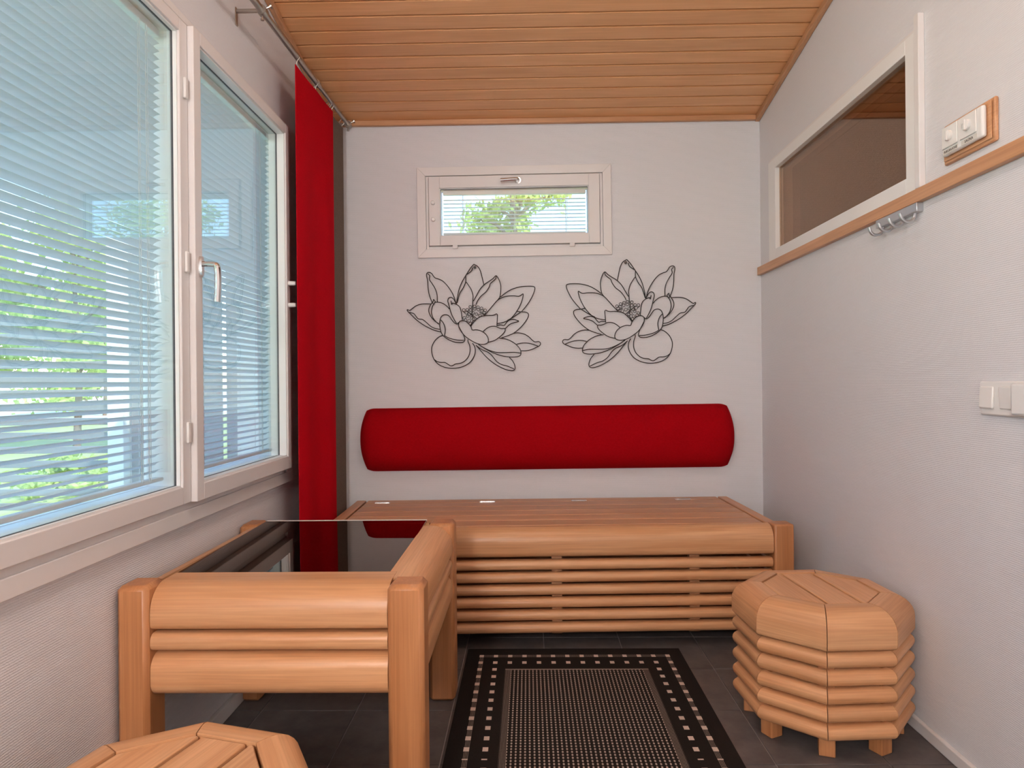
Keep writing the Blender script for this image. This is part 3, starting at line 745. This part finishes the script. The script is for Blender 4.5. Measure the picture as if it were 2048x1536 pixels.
for yc, txt in ((.041, 'PUKUHUONE'), (-.031, 'SAUNA')):
    p_ = MB().box(-.031, -.027, yc-.031, yc+.031, -.018, .037).build('switch_plate', 'plastic', sw, bevel=.003, seg=3)
    k_ = MB(); k_.tube([(-.031, yc, .010), (-.037, yc, .010), (-.038, yc, .010)], [.0135, .0125, .011], 20)
    k_.box(-.041, -.037, yc-.0028, yc+.0028, -.002, .022); k_.build('rotary_knob', 'plastic', p_, angle=40)
    lb = MB().box(-.0277, -.027, yc-.029, yc+.029, -.0325, -.0210).build('label_strip', 'label', sw)
    text_mesh('lettering', txt, .0088 if len(txt) > 5 else .0098, 'ink', lb, (-.0279, yc, -.0267))

# ------------------------------------------------------------------ rocker switch group at the right edge
rs = empty('light_switch', (XR, 1.60, .966)); tag(rs, 'white double rocker light switch on the right wall at the edge of view', 'switch')
MB().box(-.012, 0, -.16, .077, -.041, .041).build('switch_frame', 'plastic', rs, bevel=.004, seg=2)
for yc in (.048, -.021):
    o = MB().box(-.006, 0, -.024, .024, -.0265, .0265).build('rocker', 'plastic', rs, bevel=.003, seg=2); o.location = (-.0115, yc, .002); o.rotation_euler = (0, R(3 if yc > 0 else -3), 0)
MB().box(-.030, -.010, -.152, -.052, -.036, .037).build('socket_cover', 'bright_white', rs, bevel=.006, seg=2)

# ------------------------------------------------------------------ rug
m, n, l, b = nodes('woven rug'); M['rug'] = m
tc = n.new('ShaderNodeTexCoord'); sx = n.new('ShaderNodeSeparateXYZ'); l.new(tc.outputs['Object'], sx.inputs[0])
def mth(op, a, c=None, d=None):
    q = n.new('ShaderNodeMath'); q.operation = op
    for i, v in enumerate((a, c, d)):
        if v is None: continue
        if isinstance(v, (int, float)): q.inputs[i].default_value = v
        else: l.new(v, q.inputs[i])
    return q.outputs[0]
X, Y = sx.outputs[0], sx.outputs[1]
RL, RWD = 1.50, .795            # rug length and width; origin in the middle
yy = mth('SUBTRACT', RL/2, mth('ABSOLUTE', Y))       # distance from the nearer short end
ax = mth('ABSOLUTE', X)
def near(v, c, h_): return mth('LESS_THAN', mth('ABSOLUTE', mth('SUBTRACT', v, c)), h_)
def AND(*a):
    r_ = a[0]
    for q in a[1:]: r_ = mth('MULTIPLY', r_, q)
    return r_
def OR(*a):
    r_ = a[0]
    for q in a[1:]: r_ = mth('MAXIMUM', r_, q)
    return r_
def per(v, p, o, h_): return mth('LESS_THAN', mth('ABSOLUTE', mth('SUBTRACT', mth('MODULO', mth('ADD', mth('SUBTRACT', v, o), p*100.5), p), p/2)), h_)
PX, PY = .0525, .0573
XO, XI = .341, .2885
rowX = per(X, PX, PX/2, .0078)          # columns of the short-end rows
rowY = per(yy, PY, .070, .0105)
out_col = near(ax, XO, .0078); in_col = near(ax, XI, .0078)
gt = lambda v, t: mth('GREATER_THAN', v, t)
lt = lambda v, t: mth('LESS_THAN', v, t)
r_out = near(yy, .070, .0105); r_in = near(yy, .070+PY, .0105)
squares = OR(AND(out_col, rowY, gt(yy, .055)), AND(r_out, rowX, lt(ax, XO+.01)), AND(in_col, rowY, gt(yy, .11)), AND(r_in, rowX, lt(ax, XI+.01)))
fine = per(X, .0038, 0, .0008); fineY = per(yy, .0042, 0, .001)
band = OR(AND(out_col, gt(yy, .06), fine), AND(r_out, lt(ax, XO), fine))
PE = .2505; PT = .180
panel = AND(lt(ax, PE), gt(yy, PT))
core = AND(lt(ax, PE-.020), gt(yy, PT+.010))
strip = AND(panel, mth('SUBTRACT', 1, core), mth('MAXIMUM', mth('MULTIPLY', fine, 1.0), lt(yy, PT+.010)))
dots = AND(core, per(X, .0128, 0, .0024), per(yy, .0145, .003, .0034))
links_ = AND(core, per(X, .0128, 0, .0009))
light = OR(squares, mth('MULTIPLY', dots, .82), mth('MULTIPLY', strip, .34), mth('MULTIPLY', band, .30), mth('MULTIPLY', links_, .16))
nz = n.new('ShaderNodeTexNoise'); nz.inputs['Scale'].default_value = 300; l.new(tc.outputs['Object'], nz.inputs['Vector'])
mx = n.new('ShaderNodeMix'); mx.data_type = 'RGBA'; mx.inputs[6].default_value = (.017, .0125, .0105, 1); mx.inputs[7].default_value = (.60, .46, .38, 1)
l.new(light, mx.inputs[0])
mv = n.new('ShaderNodeHueSaturation'); l.new(mx.outputs[2], mv.inputs['Color']); l.new(mth('ADD', .72, mth('MULTIPLY', nz.outputs[0], .56)), mv.inputs['Value'])
l.new(mv.outputs[0], b.inputs['Base Color']); b.inputs['Roughness'].default_value = .95; b.inputs['Specular IOR Level'].default_value = .1
bp = n.new('ShaderNodeBump'); bp.inputs['Strength'].default_value = .4; bp.inputs['Distance'].default_value = .001
l.new(nz.outputs[0], bp.inputs['Height']); l.new(bp.outputs[0], b.inputs['Normal'])
rg = MB().box(-RWD/2, RWD/2, -RL/2, RL/2, 0, .006).build('rug', 'rug', None, bevel=.002)
rg.location = (.163, 2.555-RL/2, .0005)
tag(rg, 'black woven rug with beige squares border lying on the tiled floor', 'rug')

# ------------------------------------------------------------------ outdoors
def ground(name, col, dims, label, cat, kind='structure', z=-.35, sc=3.0, col2=None):
    m_, n_, l_, b_ = nodes(name)
    t_ = n_.new('ShaderNodeTexCoord'); z_ = n_.new('ShaderNodeTexNoise'); z_.inputs['Scale'].default_value = sc; z_.inputs['Detail'].default_value = 8
    l_.new(t_.outputs['Object'], z_.inputs['Vector']); r_ = n_.new('ShaderNodeValToRGB')
    r_.color_ramp.elements[0].position = .35; r_.color_ramp.elements[1].position = .7
    r_.color_ramp.elements[0].color = (*(col2 or col), 1); r_.color_ramp.elements[1].color = (*col, 1)
    l_.new(z_.outputs[0], r_.inputs[0]); l_.new(r_.outputs[0], b_.inputs['Base Color']); b_.inputs['Roughness'].default_value = .9
    o = MB().box(dims[0], dims[1], dims[2], dims[3], z-.1, z).build(name, m_, smooth=False); tag(o, label, cat, kind=kind); return o
ground('lawn', (.50, .58, .27), (-160, 160, -60, 220), 'sunlit green lawn outside the windows', 'lawn', col2=(.38, .48, .17))
ground('gravel_field', (.85, .85, .80), (-150, -14, 24, 160), 'pale bright gravel yard beyond the lawn', 'yard', z=-.33)
leaf_m, n, l, b = nodes('leaf'); M['leaf'] = leaf_m
oi = n.new('ShaderNodeTexNoise'); oi.inputs['Scale'].default_value = 2.2; tc = n.new('ShaderNodeTexCoord'); l.new(tc.outputs['Object'], oi.inputs['Vector'])
rp = n.new('ShaderNodeValToRGB'); rp.color_ramp.elements[0].color = (.34, .50, .10, 1); rp.color_ramp.elements[1].color = (.66, .78, .30, 1)
rp.color_ramp.elements[0].position = .35; rp.color_ramp.elements[1].position = .65
l.new(oi.outputs[0], rp.inputs[0]); l.new(rp.outputs[0], b.inputs['Base Color']); b.inputs['Roughness'].default_value = .6
tl = n.new('ShaderNodeBsdfTranslucent'); l.new(rp.outputs[0], tl.inputs[0]); ms_ = n.new('ShaderNodeMixShader'); ms_.inputs[0].default_value = .45
l.new(b.outputs[0], ms_.inputs[1]); l.new(tl.outputs[0], ms_.inputs[2]); l.new(ms_.outputs[0], n['Material Output'].inputs[0])
M['bark'] = plain('bark', (.22, .18, .14), .9)
def tree(loc, height, rad, base, nleaf, size, label, seed, name='garden_tree', cat='tree', nclump=26):
    rd = random.Random(seed)
    root = empty(name, loc); tag(root, label, cat)
    tk = MB(); tk.tube(smooth_path([(0,0,-.1), (.05,.03,height*.3), (-.06,.05,height*.65), (0,0,height*.97)], 4), [height*.013*(1-.85*i/12) for i in range(13)], 8)
    clumps = []
    for i in range(nclump):
        a = rd.uniform(0, 6.283); q = rd.random(); zc = base + (height-base)*q
        w_ = rad*(math.sin(math.pi*min(1, .18+.82*q))**.7)
        rr = w_*math.sqrt(rd.random()); c = Vector((rr*math.cos(a), rr*math.sin(a), zc)); clumps.append((c, rad*rd.uniform(.22, .42)))
        tk.tube([(0, 0, max(.1, zc-rr*.6)), tuple(c*.55 + Vector((0, 0, zc))*.45 - Vector((0,0,.1))), tuple(c)], [height*.006, height*.004, height*.002], 5)
    tk.build('trunk', 'bark', root)
    mb = MB()
    for i in range(nleaf):
        c, r_ = clumps[rd.randrange(len(clumps))]
        d = Vector((rd.gauss(0, 1), rd.gauss(0, 1), rd.gauss(0, .8)))*r_*.55; p = c + d
        u = Vector((rd.gauss(0, 1), rd.gauss(0, 1), rd.gauss(0, 1))).normalized(); v = u.orthogonal().normalized()*size*rd.uniform(.3, .5); u *= size*rd.uniform(.6, 1.0)
        k = len(mb.v); mb.v += [tuple(p-u), tuple(p+v), tuple(p+u), tuple(p-v)]; mb.f.append([k, k+1, k+2, k+3])
    me = bpy.data.meshes.new('crown'); me.from_pydata(mb.v, [], mb.f)
    o = link('crown', me, 'leaf', root); o['kind'] = 'stuff'
    return root
tree((-.22, 13.5, -.35), 7.6, .9, 2.2, 3600, .11, 'light green birch standing straight behind the small end wall window', 1)
tree((2.6, 24, -.35), 6.6, 1.3, 2.5, 2200, .13, 'light green tree at the right behind the small end wall window', 2)
tree((5.5, 13.5, -.35), 6.2, 1.15, 2.0, 4200, .11, 'light green tree mirrored in the left window panes', 12)
tree((-3.6, 22, -.35), 6.6, 1.0, 2.5, 1500, .13, 'light green tree at the left behind the small end wall window', 3)
tree((-9.2, 13.6, -.35), 6.0, 1.5, 1.7, 5000, .13, 'leafy green tree beyond the louvred screen, nearest the white post', 4)
tree((-13.2, 16, -.35), 5.0, 1.3, 1.7, 3500, .13, 'leafy green tree beyond the louvred screen, further left', 5)
tree((-19, 30, -.35), 6.5, 3.0, .8, 5000, .22, 'distant green tree far across the lawn', 6)
tree((-5.75, 8.4, -.35), .42, .55, .05, 1500, .06, 'low green shrub on the lawn beyond the louvred screen', 7, 'garden_shrub', 'shrub', 18)
# porch end: louvred screen with a white post and a boarded wall beside it
M['porch'] = plain('pale grey exterior paint', (.24, .26, .27), .6)
ps = empty('louvred_screen', (-3.05, 5.0, -.35)); tag(ps, 'pale grey louvred porch screen with a white post outside the left window', 'screen')
MB().box(-.06, .06, -.06, .06, 0, 2.9).build('post', 'bright_white', ps, bevel=.005)
MB().box(-3.7, -3.6, -.06, .06, 0, 2.9).build('post', 'bright_white', ps, bevel=.005)
lm = MB().box(-3.6, -.06, -.012, .012, 0, .052).mesh('louvre', bevel=.003); lm.materials.append(M['porch'])
for i in range(17): link('louvre', lm, None, ps, (0, 0, .12+.106*i))
pw = empty('porch_wall', (-1.6, 5.02, -.35)); tag(pw, 'pale boarded porch wall outside the left window', 'wall')
xs = -2.98; i = 0
wd = .14
bm_ = MB().box(0, wd-.006, -.012, .012, 0, 3.0).mesh('plank', bevel=.003); bm_.materials.append(M['porch'])
while xs < -1.05:
    link('plank', bm_, None, pw, (xs+1.6, 0, 0)); xs += wd; i += 1
    if i in (5, 6): xs += .03
